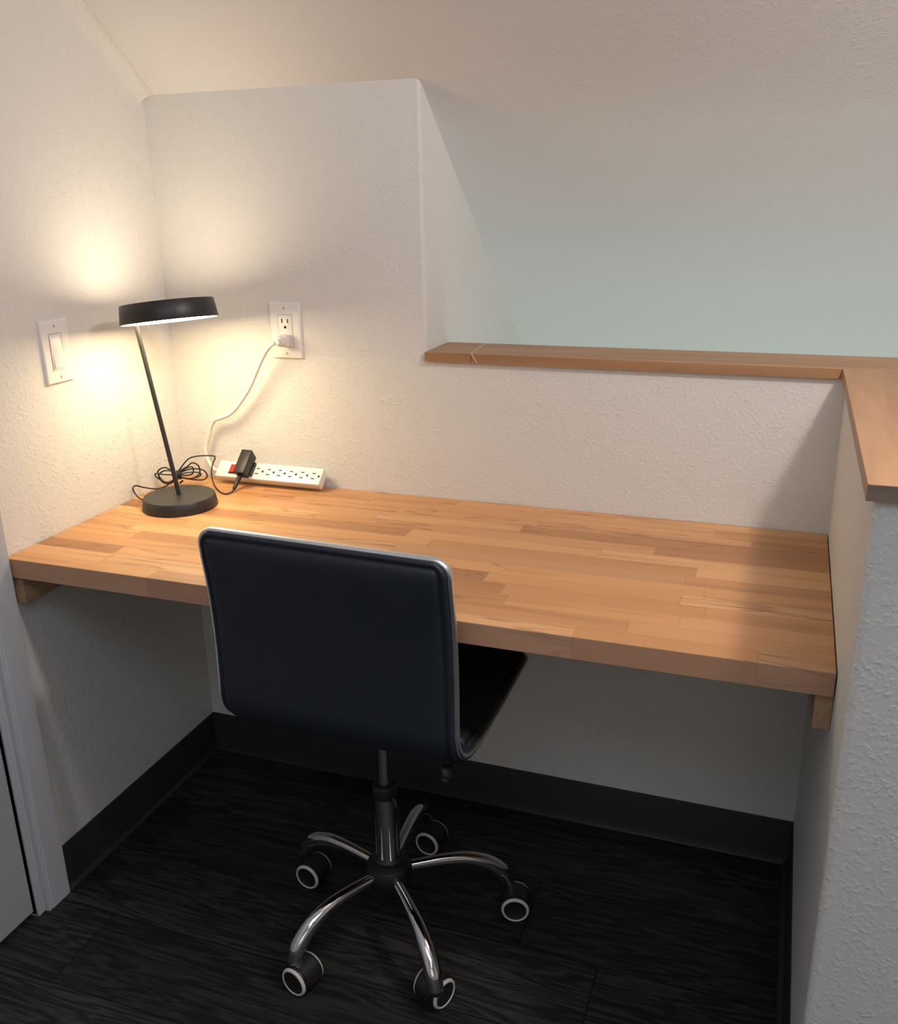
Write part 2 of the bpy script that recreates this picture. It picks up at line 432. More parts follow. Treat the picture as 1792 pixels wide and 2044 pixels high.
for lo, hi in (((wx0, YR - .05, wz0), (wx1, YR + .01, wz0 + .06)), ((wx0, YR - .05, wz1 - .06), (wx1, YR + .01, wz1)),
               ((wx0, YR - .05, wz0 + .06), (wx0 + .06, YR + .01, wz1 - .06)), ((wx1 - .06, YR - .05, wz0 + .06), (wx1, YR + .01, wz1 - .06)),
               (((wx0 + wx1) / 2 - .03, YR - .05, wz0 + .06), ((wx0 + wx1) / 2 + .03, YR + .01, wz1 - .06))):
    box(bm, lo, hi)
structure(link('window_1', bm, M_trim))

# soft plastered fillet between the left wall and the sloped ceiling
RF = 0.03
bm = bmesh.new(); rows = []
yv = Vector((0, -1, SL)).normalized(); nrm = Vector((0, -SL, -1)).normalized()
for s_ in (0.0, 1.0):
    y0 = yflat * s_
    p0 = Vector((0, y0, zs(y0)))
    cc = p0 + Vector((1, 0, 0)) * RF + nrm * RF
    rows.append([bm.verts.new(p0)] + [bm.verts.new(cc - Vector((1, 0, 0)) * (RF * math.cos(a)) - nrm * (RF * math.sin(a))) for a in [PI / 2 * k / 10 for k in range(11)]])
for i in range(12): bm.faces.new((rows[0][i], rows[1][i], rows[1][(i + 1) % 12], rows[0][(i + 1) % 12]))
bm.faces.new(rows[0]); bm.faces.new(rows[1])
structure(link('trim_7', bm, M_wall, smooth=True))

# door casing, stop and door slab
bm = bmesh.new()
ycas = -(YT + CW)
def casing_profile(y_out, sgn):
    # (x, y) outline across the casing from outer edge to inner edge
    return [(0.0, y_out), (0.0155, y_out), (0.0155, y_out + sgn * (CW - 0.012)), (0.013, y_out + sgn * (CW - 0.009)), (0.0155, y_out + sgn * (CW - 0.006)),
            (0.0145, y_out + sgn * (CW - 0.001)), (0.008, y_out + sgn * CW), (0.0, y_out + sgn * CW)]
merge(bm, prism(casing_profile(-YT, -1), 2, 0.0, 2.09))
merge(bm, prism(casing_profile(DOOR_B - 0.018 - CW, 1), 2, 0.0, 2.09))
structure(link('trim_1', bm, M_trim, smooth=True))
bm = bmesh.new()
box(bm, (-0.12, DOOR_A, 0.0), (0.006, ycas, 2.045), 0.002); box(bm, (-0.12, DOOR_B - 0.018, 0.0), (0.006, DOOR_B, 2.045), 0.002)
box(bm, (-0.12, DOOR_B - 0.018, 2.03), (0.006, ycas, 2.045))
structure(link('trim_2', bm, M_trim))
dr = bpy.data.objects.new('door_1', None); COL.objects.link(dr); structure(dr)
bm = bmesh.new(); box(bm, (-0.04, DOOR_B + 0.003, 0.012), (-0.004, DOOR_A - 0.003, 2.027), 0.002)
link('door_slab', bm, M_door, dr)
bm = lathe([(0.0, 0.0), (0.03, 0.0), (0.03, 0.006), (0.012, 0.012), (0.011, 0.035), (0.026, 0.045), (0.027, 0.058), (0.018, 0.068), (0, 0.07)], 28)
bmesh.ops.transform(bm, matrix=align_z((-0.004, DOOR_B + 0.07, 0.95), (1, 0, 0)), verts=bm.verts)
link('door_knob', bm, M_satin, dr, 'all')

# baseboards: rubber cove base with a toe
def cove(name, p0, p1, nrm):
    prof = [(0, HB), (0.0025, HB), (0.0035, HB - 0.003), (0.0035, 0.016), (0.006, 0.006), (0.013, 0.0015), (0.0145, 0.0), (0, 0)]
    bm = bmesh.new(); rows = []
    p0 = Vector(p0); p1 = Vector(p1); nrm = Vector(nrm)
    for p in (p0, p1): rows.append([bm.verts.new(p + nrm * a + Vector((0, 0, b))) for a, b in prof])
    m = len(prof)
    for i in range(m): bm.faces.new((rows[0][i], rows[1][i], rows[1][(i + 1) % m], rows[0][(i + 1) % m]))
    bm.faces.new(rows[0]); bm.faces.new(rows[1])
    structure(link(name, bm, M_base, smooth=True))
cove('baseboard_left', (0, -YT, 0), (0, 0, 0), (1, 0, 0))
cove('baseboard_back', (0.0, 0, 0), (W, 0, 0), (0, -1, 0))
cove('baseboard_right', (W, 0, 0), (W, -D2 + 0.012, 0), (-1, 0, 0))

# wooden caps on the low walls
zc0 = ZC - TC
xs_ = 0.7316
def cap_piece(name, poly, mats, seg=1):
    bm = prism(poly, 2, zc0, ZC)
    es = [e for e in bm.edges if abs(e.verts[0].co.z - ZC) < 1e-5 and abs(e.verts[1].co.z - ZC) < 1e-5]
    bmesh.ops.bevel(bm, geom=es, offset=0.0012, segments=2, profile=0.5, affect='EDGES')
    return structure(link(name, bm, mats))
# diagonal joint across the back cap
yb_ = TH + 0.004
cap_piece('trim_3', [(XP, -OV), (0.7250, -OV), (0.7110, yb_), (XP, yb_)], M_cap)
cap_piece('trim_4', [(0.7262, -OV), (W + PT + 0.02, -OV), (W + PT + 0.02, yb_), (0.7122, yb_)], M_cap)
j = bmesh.new(); box(j, (-0.0012, 0.003, -0.0195), (0.0012, 0.142, 0.0003))
box(j, (-0.0012, -0.0018, -0.0215), (0.0012, 0.003, -0.0005), M=Matrix.Translation((0.001, 0, 0)) @ Matrix.Rotation(-0.55, 4, 'Y'))
bmesh.ops.transform(j, matrix=Matrix.Translation((0.7256, -OV - 0.0004, ZC)) @ Matrix.Rotation(0.098, 4, 'Z'), verts=j.verts)
fo = link('filler_line', j, M_filler); fo.parent = bpy.data.objects['trim_3']
# right cap, two boards with a butt seam; weathered end grain at the front
ysm = -0.428
cap_piece('trim_5', [(W - OV, -OV - 0.0005), (W + PT + 0.02, -OV - 0.0005), (W + PT + 0.02, ysm + 0.0006), (W - OV, ysm + 0.0006)], M_capy)
cap_piece('trim_6', [(W - OV, ysm - 0.0006), (W + PT + 0.02, ysm - 0.0006), (W + PT + 0.02, -D2 - OV), (W - OV, -D2 - OV)], M_capy)
me = bpy.data.objects['trim_6'].data; me.materials.append(M_endg)
for p in me.polygons:
    if p.normal.y < -0.9: p.material_index = 1

# ------------------------------------------------------------------ ceiling fixture (above and right of the camera's view)
fx = thing('ceiling_light', 'small round ceiling light above the low right wall', 'ceiling light', (CEIL_P[0], CEIL_P[1], zs(CEIL_P[1])))
bm = lathe([(0, -0.004), (0.055, -0.004), (0.055, 0.02), (0, 0.02)], 32)
bmesh.ops.transform(bm, matrix=Matrix.Rotation(-math.atan(SL), 4, 'X'), verts=bm.verts)
bmesh.ops.translate(bm, vec=(0, 0, -0.022), verts=bm.verts)
link('mounting_plate', bm, M_white, fx, True)
bm = tube([Vector((0, 0, -0.03)), Vector((0, 0, -0.10))], 0.008, 12); link('stem', bm, M_white, fx, True)

# ------------------------------------------------------------------ desk
desk = thing('desk', 'long butcher block worktop built wall to wall between left wall and low right wall', 'desk', (W / 2, -D / 2, H - T))
def child(o, parent):   # keep mesh in world coordinates under a moved parent
    o.parent = parent; o.matrix_parent_inverse = Matrix.Translation(-Vector(parent.location)); return o
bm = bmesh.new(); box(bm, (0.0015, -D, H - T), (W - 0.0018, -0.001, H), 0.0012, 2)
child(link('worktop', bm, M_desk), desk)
for nm, x0, x1, y1 in (('support_cleat', 0.0005, 0.0215, -0.02), ('support_cleat', W - 0.024, W - 0.0005, -0.02)):
    bm = bmesh.new(); box(bm, (x0, -D + 0.012, H - T - 0.058), (x1, y1, H - T), 0.001)
    for f in bm.faces:
        if f.normal.y < -0.9: f.material_index = 1
    o = child(link(nm, bm, [M_cleat, M_cleate]), desk)
    o['label'] = 'rough pine board screwed to the wall under the worktop end'

# ------------------------------------------------------------------ wall plates
def plate_frame(wall, c):
    # local: x = across the plate, y = up, z = out of the wall
    if wall == 'left': return frame_mat((0, c[0], c[1]), (0, 1, 0), (0, 0, 1), (1, 0, 0))
    return frame_mat((c[0], 0, c[1]), (1, 0, 0), (0, 0, 1), (0, -1, 0))
def dome_plate(M, w, h, d):
    b = bmesh.new(); bmesh.ops.create_cube(b, size=1)
    for v in b.verts: v.co = Vector((v.co.x * w, v.co.y * h, (v.co.z + .5) * d))
    es = [e for e in b.edges if all(v.co.z > d * 0.9 for v in e.verts)]
    bmesh.ops.bevel(b, geom=es, offset=0.0045, segments=4, profile=0.6, affect='EDGES')
    bmesh.ops.transform(b, matrix=M, verts=b.verts); return b
def screw(M, x, y, z, parent, slot_ang):
    b = lathe([(0, z), (0.0030, z), (0.0028, z + 0.0009), (0, z + 0.0012)], 16)
    bmesh.ops.translate(b, vec=(x, y, 0), verts=b.verts)
    bmesh.ops.transform(b, matrix=M, verts=b.verts)
    s = link('screw', b, M_white, None, True); child(s, parent)
    b = bmesh.new(); box(b, (-0.0006, -0.0026, z + 0.0011), (0.0006, 0.0026, z + 0.00145))
    bmesh.ops.transform(b, matrix=M @ Matrix.Translation((x, y, 0)) @ Matrix.Rotation(slot_ang, 4, 'Z'), verts=b.verts)
    t = link('screw_slot', b, M_slot, s)

def ring_rect(M, w, h, t, z0, z1):
    b = bmesh.new()
    for lo, hi in (((-w / 2, -h / 2, z0), (w / 2, -h / 2 + t, z1)), ((-w / 2, h / 2 - t, z0), (w / 2, h / 2, z1)),
                   ((-w / 2, -h / 2 + t, z0), (-w / 2 + t, h / 2 - t, z1)), ((w / 2 - t, -h / 2 + t, z0), (w / 2, h / 2 - t, z1))):
        box(b, lo, hi)
    bmesh.ops.transform(b, matrix=M, verts=b.verts); return b

# light switch on the left wall
cy_, cz_ = -0.3615, 1.0985
sw = thing('light_switch', 'white rocker light switch plate on the left wall beside the desk lamp', 'light switch', (0, cy_, cz_))
Ms = plate_frame('left', (cy_, cz_))
child(link('plate', dome_plate(Ms, 0.073, 0.120, 0.0062), M_white, None, True), sw)
child(link('gap', ring_rect(Ms, 0.0352, 0.0692, 0.0008, 0.0055, 0.00635), M_gap), sw)
child(link('switch_frame', ring_rect(Ms, 0.0338, 0.0678, 0.0022, 0.0055, 0.0078), M_white), sw)
b = bmesh.new()
box(b, (-0.0143, -0.0312, 0.005), (0.0143, 0.0312, 0.0076), 0.0009)
for v in b.verts:
    if v.co.z > 0.006: v.co.z += (-v.co.y) * 0.055 + 0.0006
bmesh.ops.transform(b, matrix=Ms, verts=b.verts)
child(link('rocker', b, M_white, None, True), sw)
screw(Ms, 0, 0.0485, 0.0062, sw, 0.2); screw(Ms, 0, -0.0485, 0.0062, sw, 0.0)

# outlet on the back wall
cx_, cz_ = 0.3037, 1.0985
ou = thing('wall_outlet', 'white double outlet plate on the back wall right of the lamp', 'outlet', (cx_, 0, cz_))
Mo = plate_frame('back', (cx_, cz_))
child(link('plate', dome_plate(Mo, 0.073, 0.120, 0.0062), M_white, None, True), ou)
child(link('gap', ring_rect(Mo, 0.0352, 0.0692, 0.0008, 0.0055, 0.00635), M_gap), ou)
b = bmesh.new(); box(b, (-0.0169, -0.0339, 0.003), (0.0169, 0.0339, 0.0072), 0.001); bmesh.ops.transform(b, matrix=Mo, verts=b.verts)
rc = child(link('receptacle', b, M_white, None, True), ou)
def slots(M, cx, cy, z, parent, rot=0.0, s=1.0, name='slots'):
    b = bmesh.new()
    R = Matrix.Translation((cx, cy, 0)) @ Matrix.Rotation(rot, 4, 'Z')
    box(b, (-0.0082 * s, -0.0040 * s, z), (-0.0054 * s, 0.0050 * s, z + 0.0004), M=R)
    box(b, (0.0054 * s, -0.0034 * s, z), (0.0080 * s, 0.0044 * s, z + 0.0004), M=R)
    c = lathe([(0, z), (0.0027 * s, z), (0.0027 * s, z + 0.0004), (0, z + 0.0004)], 16)
    merge(b, c, 0, R @ Matrix.Translation((0, -0.0125 * s, 0)))
    box(b, (-0.0027 * s, -0.0152 * s, z), (0.0027 * s, -0.0125 * s, z + 0.0004), M=R)
    bmesh.ops.transform(b, matrix=M, verts=b.verts)
    return b
for yy in (0.0205, -0.0175):
    s_ = link('socket_slots', slots(Mo, 0, yy, 0.0072, None), M_slot, rc)
screw(Mo, 0, 0.0485, 0.0062, ou, 0.0); screw(Mo, 0, -0.0485, 0.0062, ou, 0.1)

# ------------------------------------------------------------------ power strip leaning on the wall
E2 = Vector((0, 0.745, 0.667)); E3 = Vector((0, -0.667, 0.745))
OY, OZ = -0.0505, 0.7702            # front edge of the socket face
XS0, XS1 = 0.115, 0.3820
ps = thing('power_strip', 'white power strip with red switch leaning on the back wall behind the lamp', 'power strip', (0.24, OY + 0.017, H))
Mp = frame_mat((0, OY, OZ), (1, 0, 0), E2, E3)     # local: x along, y across face, z out of face
b = bmesh.new()
box(b, (XS0, 0.0, -0.007), (XS1, 0.043, 0.0), 0.0022, 3)
box(b, (XS0 + 0.006, 0.002, -0.0255), (XS1 - 0.001, 0.041, -0.006), 0.0025, 2)
bmesh.ops.transform(b, matrix=Mp, verts=b.verts)
body = child(link('body', b, M_white, None, True), ps)
for i in range(7):
    xx = 0.3665 - i * 0.0283
    if i == 6: xx = 0.1965
    o = child(link('socket', slots(Mp, xx - 0.004, 0.0215, 0.0, None, PI / 2, 1.0), M_slot), ps)
b = bmesh.new(); box(b, (0.1480, 0.0085, -0.001), (0.1745, 0.0335, 0.0012), 0.0008); bmesh.ops.transform(b, matrix=Mp, verts=b.verts)
bz = child(link('switch_bezel', b, M_black), ps)
b = bmesh.new(); box(b, (0.1510, 0.0115, 0.0005), (0.1705, 0.0305, 0.0030), 0.0010)
for v in b.verts:
    if v.co.z > 0.0015: v.co.z += abs(v.co.x - 0.1607) * 0.15
bmesh.ops.transform(b, matrix=Mp, verts=b.verts)
o = child(link('switch', b, M_red), ps); o['label'] = 'red rocker switch'
cordp = [(0.122, -0.030, 0.7760), (0.1100, -0.030, 0.7755), (0.0935, -0.027, 0.7835), (0.0805, -0.025, 0.8100), (0.0835, -0.022, 0.8340), (0.0925, -0.022, 0.8560), (0.1010, -0.022, 0.8790),
         (0.1134, -0.023, 0.8940), (0.1260, -0.024, 0.8985), (0.1388, -0.025, 0.9030), (0.1560, -0.026, 0.9110), (0.1750, -0.027, 0.9260), (0.2000, -0.029, 0.9540), (0.2205, -0.032, 0.9800), (0.2400, -0.036, 1.0110),
         (0.2610, -0.042, 1.0420), (0.2790, -0.047, 1.0640), (0.2930, -0.050, 1.0750), (0.3000, -0.050, 1.0785)]
child(link('cord', tube(catmull(cordp, 6), 0.0046, 14), M_ivory, None, 'all'), ps)
# plug in the lower receptacle
Mg = plate_frame('back', (cx_ + 0.001, 1.0800))
b = bmesh.new()
box(b, (-0.0115, -0.0135, 0.0078), (0.0115, 0.0115, 0.0300), 0.0035, 3)
merge(b, lathe([(0.0115, 0.029), (0.0105, 0.036), (0.0088, 0.040), (0.0088, 0.043), (0.0072, 0.044), (0.0072, 0.048), (0.006, 0.050), (0, 0.050)], 20), 0, Matrix.Rotation(0.0, 4, 'X'))
bmesh.ops.transform(b, matrix=Mg, verts=b.verts)
child(link('plug', b, M_ivory, None, True), ps)

# ------------------------------------------------------------------ power adapter with the lamp's cord
ad = thing('power_adapter', 'black plug-in power adapter in the white power strip, red switch beside it', 'power adapter', (0.193, -0.06, H))
b = bmesh.new()
box(b, (0.1825, -0.0050, 0.0048), (0.2085, 0.0560, 0.0335), 0.0014, 2)
box(b, (0.1850, 0.0040, 0.0004), (0.2120, 0.0420, 0.0060), 0.001)
for v in b.verts:            # the casing tapers toward the plug side
    if v.co.z < 0.012: v.co.y += (0.0255 - v.co.y) * 0.10
bmesh.ops.transform(b, matrix=Mp, verts=b.verts)
child(link('casing', b, M_black, None, True), ad)
p0 = Mp @ Vector((0.192, -0.005, 0.016)); p1 = Vector((0.1905, -0.0905, 0.7550))
d_ = (p1 - p0)
b = tube([p0, p0 + d_ * .35, p0 + d_ * .45, p0 + d_ * .55, p0 + d_ * .9, p1], [0.0060, 0.0052, 0.0042, 0.0050, 0.0042, 0.0030], 14)
child(link('strain_relief', b, M_black, None, True), ad)

# lamp cord: lead, tied bundle, tail into the lamp base
LOOPS = {
 'L1': [[0.0456, -0.0922, 0.7784], [0.0287, -0.1037, 0.7951], [0.0204, -0.1093, 0.7969], [0.0112, -0.1155, 0.7896], [0.0128, -0.1144, 0.7765], [0.0202, -0.1094, 0.7645], [0.0314, -0.1018, 0.7632], [0.0437, -0.0935, 0.773]],
 'L2': [[0.0481, -0.0977, 0.7839], [0.0346, -0.1069, 0.7909], [0.0233, -0.1146, 0.7903], [0.0153, -0.12, 0.7801], [0.0223, -0.1153, 0.7645], [0.0361, -0.1059, 0.7611], [0.0489, -0.0972, 0.7764]],
 'L3': [[0.0499, -0.1038, 0.7802], [0.0291, -0.1179, 0.7844], [0.014, -0.1282, 0.7879], [0.0159, -0.1269, 0.7785], [0.033, -0.1153, 0.7655], [0.0508, -0.1032, 0.7746]],
 'R1': [[0.0463, -0.0893, 0.7832], [0.063, -0.0779, 0.7943], [0.0737, -0.0707, 0.8025], [0.0844, -0.0634, 0.7939], [0.0843, -0.0635, 0.7753], [0.0677, -0.0748, 0.7659], [0.0483, -0.0879, 0.7737]],
 'R2': [[0.0496, -0.0943, 0.7812], [0.0731, -0.0783, 0.7897], [0.0943, -0.0639, 0.7855], [0.1017, -0.0588, 0.7716], [0.0937, -0.0643, 0.7622], [0.071, -0.0797, 0.7657], [0.0517, -0.0928, 0.7735]],
 'R3': [[0.0542, -0.0972, 0.7842], [0.0737, -0.084, 0.796], [0.0805, -0.0793, 0.7924], [0.078, -0.0811, 0.7797], [0.0635, -0.0909, 0.7776]],
 'R4': [[0.0554, -0.1024, 0.7821], [0.0784, -0.0868, 0.7851], [0.0952, -0.0754, 0.7814], [0.0916, -0.0778, 0.7725], [0.0701, -0.0925, 0.7712], [0.0565, -0.1017, 0.7783]]}
LEAD = [[0.0477, -0.0908, 0.7856], [0.067, -0.0776, 0.8112], [0.0847, -0.0656, 0.8176], [0.1141, -0.0505, 0.8168], [0.1206, -0.0485, 0.8121], [0.1184, -0.0572, 0.7986], [0.1194, -0.0662, 0.7826],
        [0.1289, -0.0767, 0.7605], [0.1593, -0.1027, 0.7525], [0.1840, -0.1160, 0.7522], [0.1930, -0.1060, 0.7530], [0.1905, -0.0905, 0.7550]]
TAIL = [[0.0450, -0.1000, 0.7740], [0.0329, -0.11, 0.7600], [0.0307, -0.125, 0.7575], [0.0300, -0.1500, 0.7600], [0.0180, -0.1760, 0.7700], [0.0080, -0.1911, 0.7780], [0.0080, -0.2020, 0.7760], [0.0120, -0.2030, 0.7650],
        [0.0250, -0.2050, 0.7545], [0.0450, -0.2080, 0.7530], [0.0700, -0.2100, 0.7530]]
R_ = 0.00165
b = bmesh.new()
for pth in LOOPS.values(): merge(b, tube(catmull(pth, 7, True), R_, 8, True))
merge(b, tube(catmull(LEAD, 8), R_, 8)); merge(b, tube(catmull(TAIL, 8), R_, 8))
merge(b, tube([Vector((0.0560, -0.0890, 0.7640)), Vector((0.0535, -0.0975, 0.7600))], 0.0022, 8))
child(link('cord', b, M_cordb, None, 'all'), ad)
b = bmesh.new()
for k in range(3):
    a = Vector((0.0520, -0.0955, 0.7792)); ax = Vector((0.82, 0.57, 0)); off = (k - 1) * 0.0036
    s1 = Vector((-0.57, 0.82, 0)); s2 = Vector((0, 0, 1))
    merge(b, tube([a + ax * off + s1 * (0.0105 * math.cos(t * PI / 8)) + s2 * (0.0095 * math.sin(t * PI / 8)) for t in range(16)], R_, 8, True))
child(link('tie', b, M_cordb, None, 'all'), ad)

# ------------------------------------------------------------------ desk lamp
LB = Vector((0.1345, -0.2120, H))
lp = thing('desk_lamp', 'lit black desk lamp with flat round shade on a leaning pole at the left end', 'desk lamp', LB)
b = lathe([(0, 0.0), (0.076, 0.0), (0.0785, 0.002), (0.0785, 0.004), (0.0750, 0.0225), (0.0735, 0.0247), (0.0715, 0.0252), (0, 0.0252)], 96)
bs = link('base', b, M_lamp, lp, True)
b = lathe([(0.0118, 0.0), (0.0125, 0.0), (0.0125, 0.00035), (0.0118, 0.00035)], 32, False)
for nm, off in (('touch_dimple', (-0.002, 0.004)), ('touch_dimple', (0.030, -0.026))):
    c = lathe([(0.0112, 0.0250), (0.0118, 0.0256), (0.0124, 0.0250)], 40, False)
    bmesh.ops.translate(c, vec=(off[0], off[1], 0), verts=c.verts)
    o = link(nm, c, M_black, bs, 'all')
b.free()
PB = Vector((0.0, 0.0, 0.0245)); PTOP = Vector((0.0796, -0.2133, 1.1300)) - LB
N = Vector((-0.133, 0.087, 0.99)).normalized()
SC = Vector((0.1625, -0.2140, 1.1415)) - LB       # centre of the shade's lower rim
b = tube([PB, PB + (PTOP - PB) * .5, PTOP], [0.0050, 0.0048, 0.0046], 20)
link('pole', b, M_lamp, lp, True)
b = lathe([(0.0955, 0.0), (0.0960, 0.0015), (0.0915, 0.0365), (0.0905, 0.0375), (0.0895, 0.0370), (0.0940, 0.0015), (0.0942, 0.0)], 128, False)
bm2 = b
# close the ring profile
bm2.verts.ensure_lookup_table(); seg = 128
A = bm2.verts[:seg]; Z = bm2.verts[-seg:]
for i in range(seg):
    bm2.faces.new((A[i], A[(i + 1) % seg], Z[(i + 1) % seg], Z[i]))
Msh = align_z(SC, N)
bmesh.ops.transform(bm2, matrix=Msh, verts=bm2.verts)
sh = link('lamp_shade', bm2, M_lamp, lp, True)
b = lathe([(0, 0.0008), (0.0940, 0.0008)], 96, False); bmesh.ops.transform(b, matrix=Msh, verts=b.verts)
o = link('diffuser', b, M_led, lp); o['label'] = 'glowing warm white underside'
b = lathe([(0, 0.0090), (0.0915, 0.0090)], 96, False); bmesh.ops.transform(b, matrix=Msh, verts=b.verts)
link('upper_diffuser', b, M_ledup, lp)
# opaque plate between the two glowing faces
b = lathe([(0, 0.003), (0.0932, 0.003), (0.0932, 0.007), (0, 0.007)], 64, False); bmesh.ops.transform(b, matrix=Msh, verts=b.verts)
link('led_tray', b, M_lamp, lp)

# ------------------------------------------------------------------ office chair
CX, CY, PSI = 0.6932, -0.4438, -0.0471
ch = thing('office_chair', 'black padded swivel chair with chrome rim on five casters, tucked under the desk', 'office chair', (CX, CY, 0))
ch.rotation_euler = (0, 0, PSI)
# profile in (f, z): back top -> bend -> seat front
HW = 0.2205
def prof_pts():
    raw = [(-0.1810, 0.8740), (-0.1775, 0.8300), (-0.1710, 0.7800), (-0.1665, 0.7200), (-0.1650, 0.6600), (-0.1660, 0.6050), (-0.1655, 0.5630), (-0.1500, 0.5345), (-0.1200, 0.5205),
           (-0.0700, 0.5195), (0.0000, 0.5240), (0.0700, 0.5320), (0.1300, 0.5400), (0.1700, 0.5450), (0.1900, 0.5440)]
    return [Vector((0, a, c)) for a, c in raw]
PR = catmull(prof_pts(), 6)
acc = [0.0]
for a, c in zip(PR, PR[1:]): acc.append(acc[-1] + (c - a).length)
LT = acc[-1]
def at(u):
    u = min(max(u, 0), LT)
    for i in range(len(acc) - 1):
        if u <= acc[i + 1] + 1e-9:
            t = (u - acc[i]) / (acc[i + 1] - acc[i]); p = PR[i].lerp(PR[i + 1], t)
            a = max(i - 1, 0); c = min(i + 2, len(PR) - 1)
            tg = (PR[c] - PR[a]).normalized()
            return p, Vector((0, tg.z, -tg.y)) * -1   # normal toward the sitter
    return PR[-1], Vector((0, 0, 1))
# find orientation of the normal: it must point to +f on the backrest
p_, n_ = at(0.1)
NS = 1.0 if n_.y > 0 else -1.0
RC = 0.027
def hw_at(u):
    t = min(max((u - 0.28) / 0.15, 0), 1)
    return 0.2165 + (0.2205 - 0.2165) * t
def halfw(u, ins=0.0):
    d = min(u, LT - u); HW = hw_at(u)
    if d < RC: return HW - RC + math.sqrt(max(RC * RC - (RC - d) ** 2, 0)) - ins
    return HW - ins
def shell(u0, u1, side, o0, thick, nu, quilts=None, ins=0.003):
    """padded surface; side +1 sitter side, -1 outer side; returns closed pad between offset o0 and o0+thick"""
    b = bmesh.new(); ns = 60; rows = []; rows2 = []
    for i in range(nu + 1):
        s_ = i / nu; s_ = 0.5 - 0.5 * math.cos(PI * s_)
        u = u0 + (u1 - u0) * s_
        p, n = at(u); n = n * NS * side
        hw = halfw(min(max(u, ins * .6), LT - ins * .6), ins)
        du = min(u - u0 if u0 <= 1e-6 else 9, u1 - u if u1 >= LT - 1e-6 else 9)
        r, r2 = [], []
        for jn in range(ns + 1):
            t = -math.cos(PI * jn / ns); s = hw * t
            e = min(hw - abs(s), du if du < 9 else 9)
            k = min(max(e / 0.004, 0), 1); k = 0.50 * math.sqrt(1 - (1 - k) ** 2)
            if e > 0.0075:
                k = 0.50 - 0.30 * math.exp(-((e - 0.0105) / 0.0018) ** 2)
                g = min(max((e - 0.0105) / 0.024, 0), 1); k += 0.5 * math.sqrt(1 - (1 - g) ** 2)
            th = thick * k
            if quilts:
                ph = (u / quilts) % 1.0
                th -= thick * 0.35 * (abs(2 * ph - 1) ** 8) * k
            pv = p + Vector((s, 0, 0))
            r.append(b.verts.new(pv + n * (o0 + th + 0.0012))); r2.append(b.verts.new(pv + n * o0))
        rows.append(r); rows2.append(r2)
    for R in (rows, rows2):
        for i in range(nu):
            for jn in range(ns): b.faces.new((R[i][jn], R[i][jn + 1], R[i + 1][jn + 1], R[i + 1][jn]))
    for i in range(nu):
        b.faces.new((rows[i][0], rows[i + 1][0], rows2[i + 1][0], rows2[i][0]))
        b.faces.new((rows[i][ns], rows[i + 1][ns], rows2[i + 1][ns], rows2[i][ns]))
    for jn in range(ns):
        b.faces.new((rows[0][jn], rows[0][jn + 1], rows2[0][jn + 1], rows2[0][jn]))
        b.faces.new((rows[nu][jn], rows[nu][jn + 1], rows2[nu][jn + 1], rows2[nu][jn]))
    return b
UM = 0.395                      # split between backrest and seat, inside the bend
b = shell(0, UM, 1, 0.0035, 0.016, 70, 0.055)
merge(b, shell(0, UM, -1, 0.0035, 0.0130, 70))
link('backrest', b, M_leather, ch, 'all')
b = shell(UM, LT, 1, 0.0035, 0.016, 44, 0.055)
merge(b, shell(UM, LT, -1, 0.0035, 0.008, 44))
link('seat', b, M_cush, ch, 'all')
# chrome rim following the whole outline
rim = []
NB = 120
def edge_path():
    pts = []
    us = []
    for i in range(NB + 1): us.append(LT * i / NB)
    def corner(u_end, sgn_dir):
        out = []
        for k in range(9):
            a = k / 8 * PI / 2
            d = RC - RC * math.cos(a); h = hw_at(u_end) - RC + RC * math.sin(a)
            out.append((d, h))
        return out
    c = corner(0, 1)
    for d, h in c: pts.append((d, h))
    for u in us:
        if RC < u < LT - RC: pts.append((u, hw_at(u)))
    for d, h in reversed(corner(LT, 1)): pts.append((LT - d, h))
    full = pts + [(u, -h) for u, h in reversed(pts)]
    # straight ends
    return full
EP = edge_path(); pos = []
for u, s in EP:
    p, n = at(u); pos.append((p + Vector((s, 0, 0)), n * NS))
b = bmesh.new(); rings = []; m = len(pos)
for i in range(m):
    p, n = pos[i]; t = (pos[(i + 1) % m][0] - pos[i - 1][0]).normalized()
    o = t.cross(n).normalized()
    ring = []
    for k in range(12):
        a = 2 * PI * k / 12
        ca, sa = math.cos(a), math.sin(a)
        ring.append(b.verts.new(p + n * (0.0056 * math.copysign(abs(ca) ** .6, ca)) + o * (0.0042 * math.copysign(abs(sa) ** .8, sa))))
    rings.append(ring)
for i in range(m):
    A, B = rings[i], rings[(i + 1) % m]
    for k in range(12): b.faces.new((A[k], A[(k + 1) % 12], B[(k + 1) % 12], B[k]))
o = link('rim', b, M_satin, ch, 'all'); o['label'] = 'polished metal rim'
# mechanism under the seat
b = bmesh.new(); box(b, (-0.075, -0.09, 0.488), (0.075, 0.09, 0.512), 0.006, 3); box(b, (-0.035, -0.05, 0.455), (0.035, 0.05, 0.49), 0.008, 3)
link('tilt_mechanism', b, M_black, ch, True)
b = tube(catmull([(0.03, -0.02, 0.480), (0.10, -0.06, 0.487), (0.155, -0.098, 0.490), (0.172, -0.112, 0.485)], 6), 0.0055, 12)
merge(b, tube(catmull([(0.162, -0.105, 0.492), (0.175, -0.115, 0.484), (0.181, -0.122, 0.472), (0.179, -0.128, 0.462)], 5), [0.010] * 6 + [0.012] * 6 + [0.009] * 4, 14, flat=0.6))
link('height_lever', b, M_black, ch, 'all')
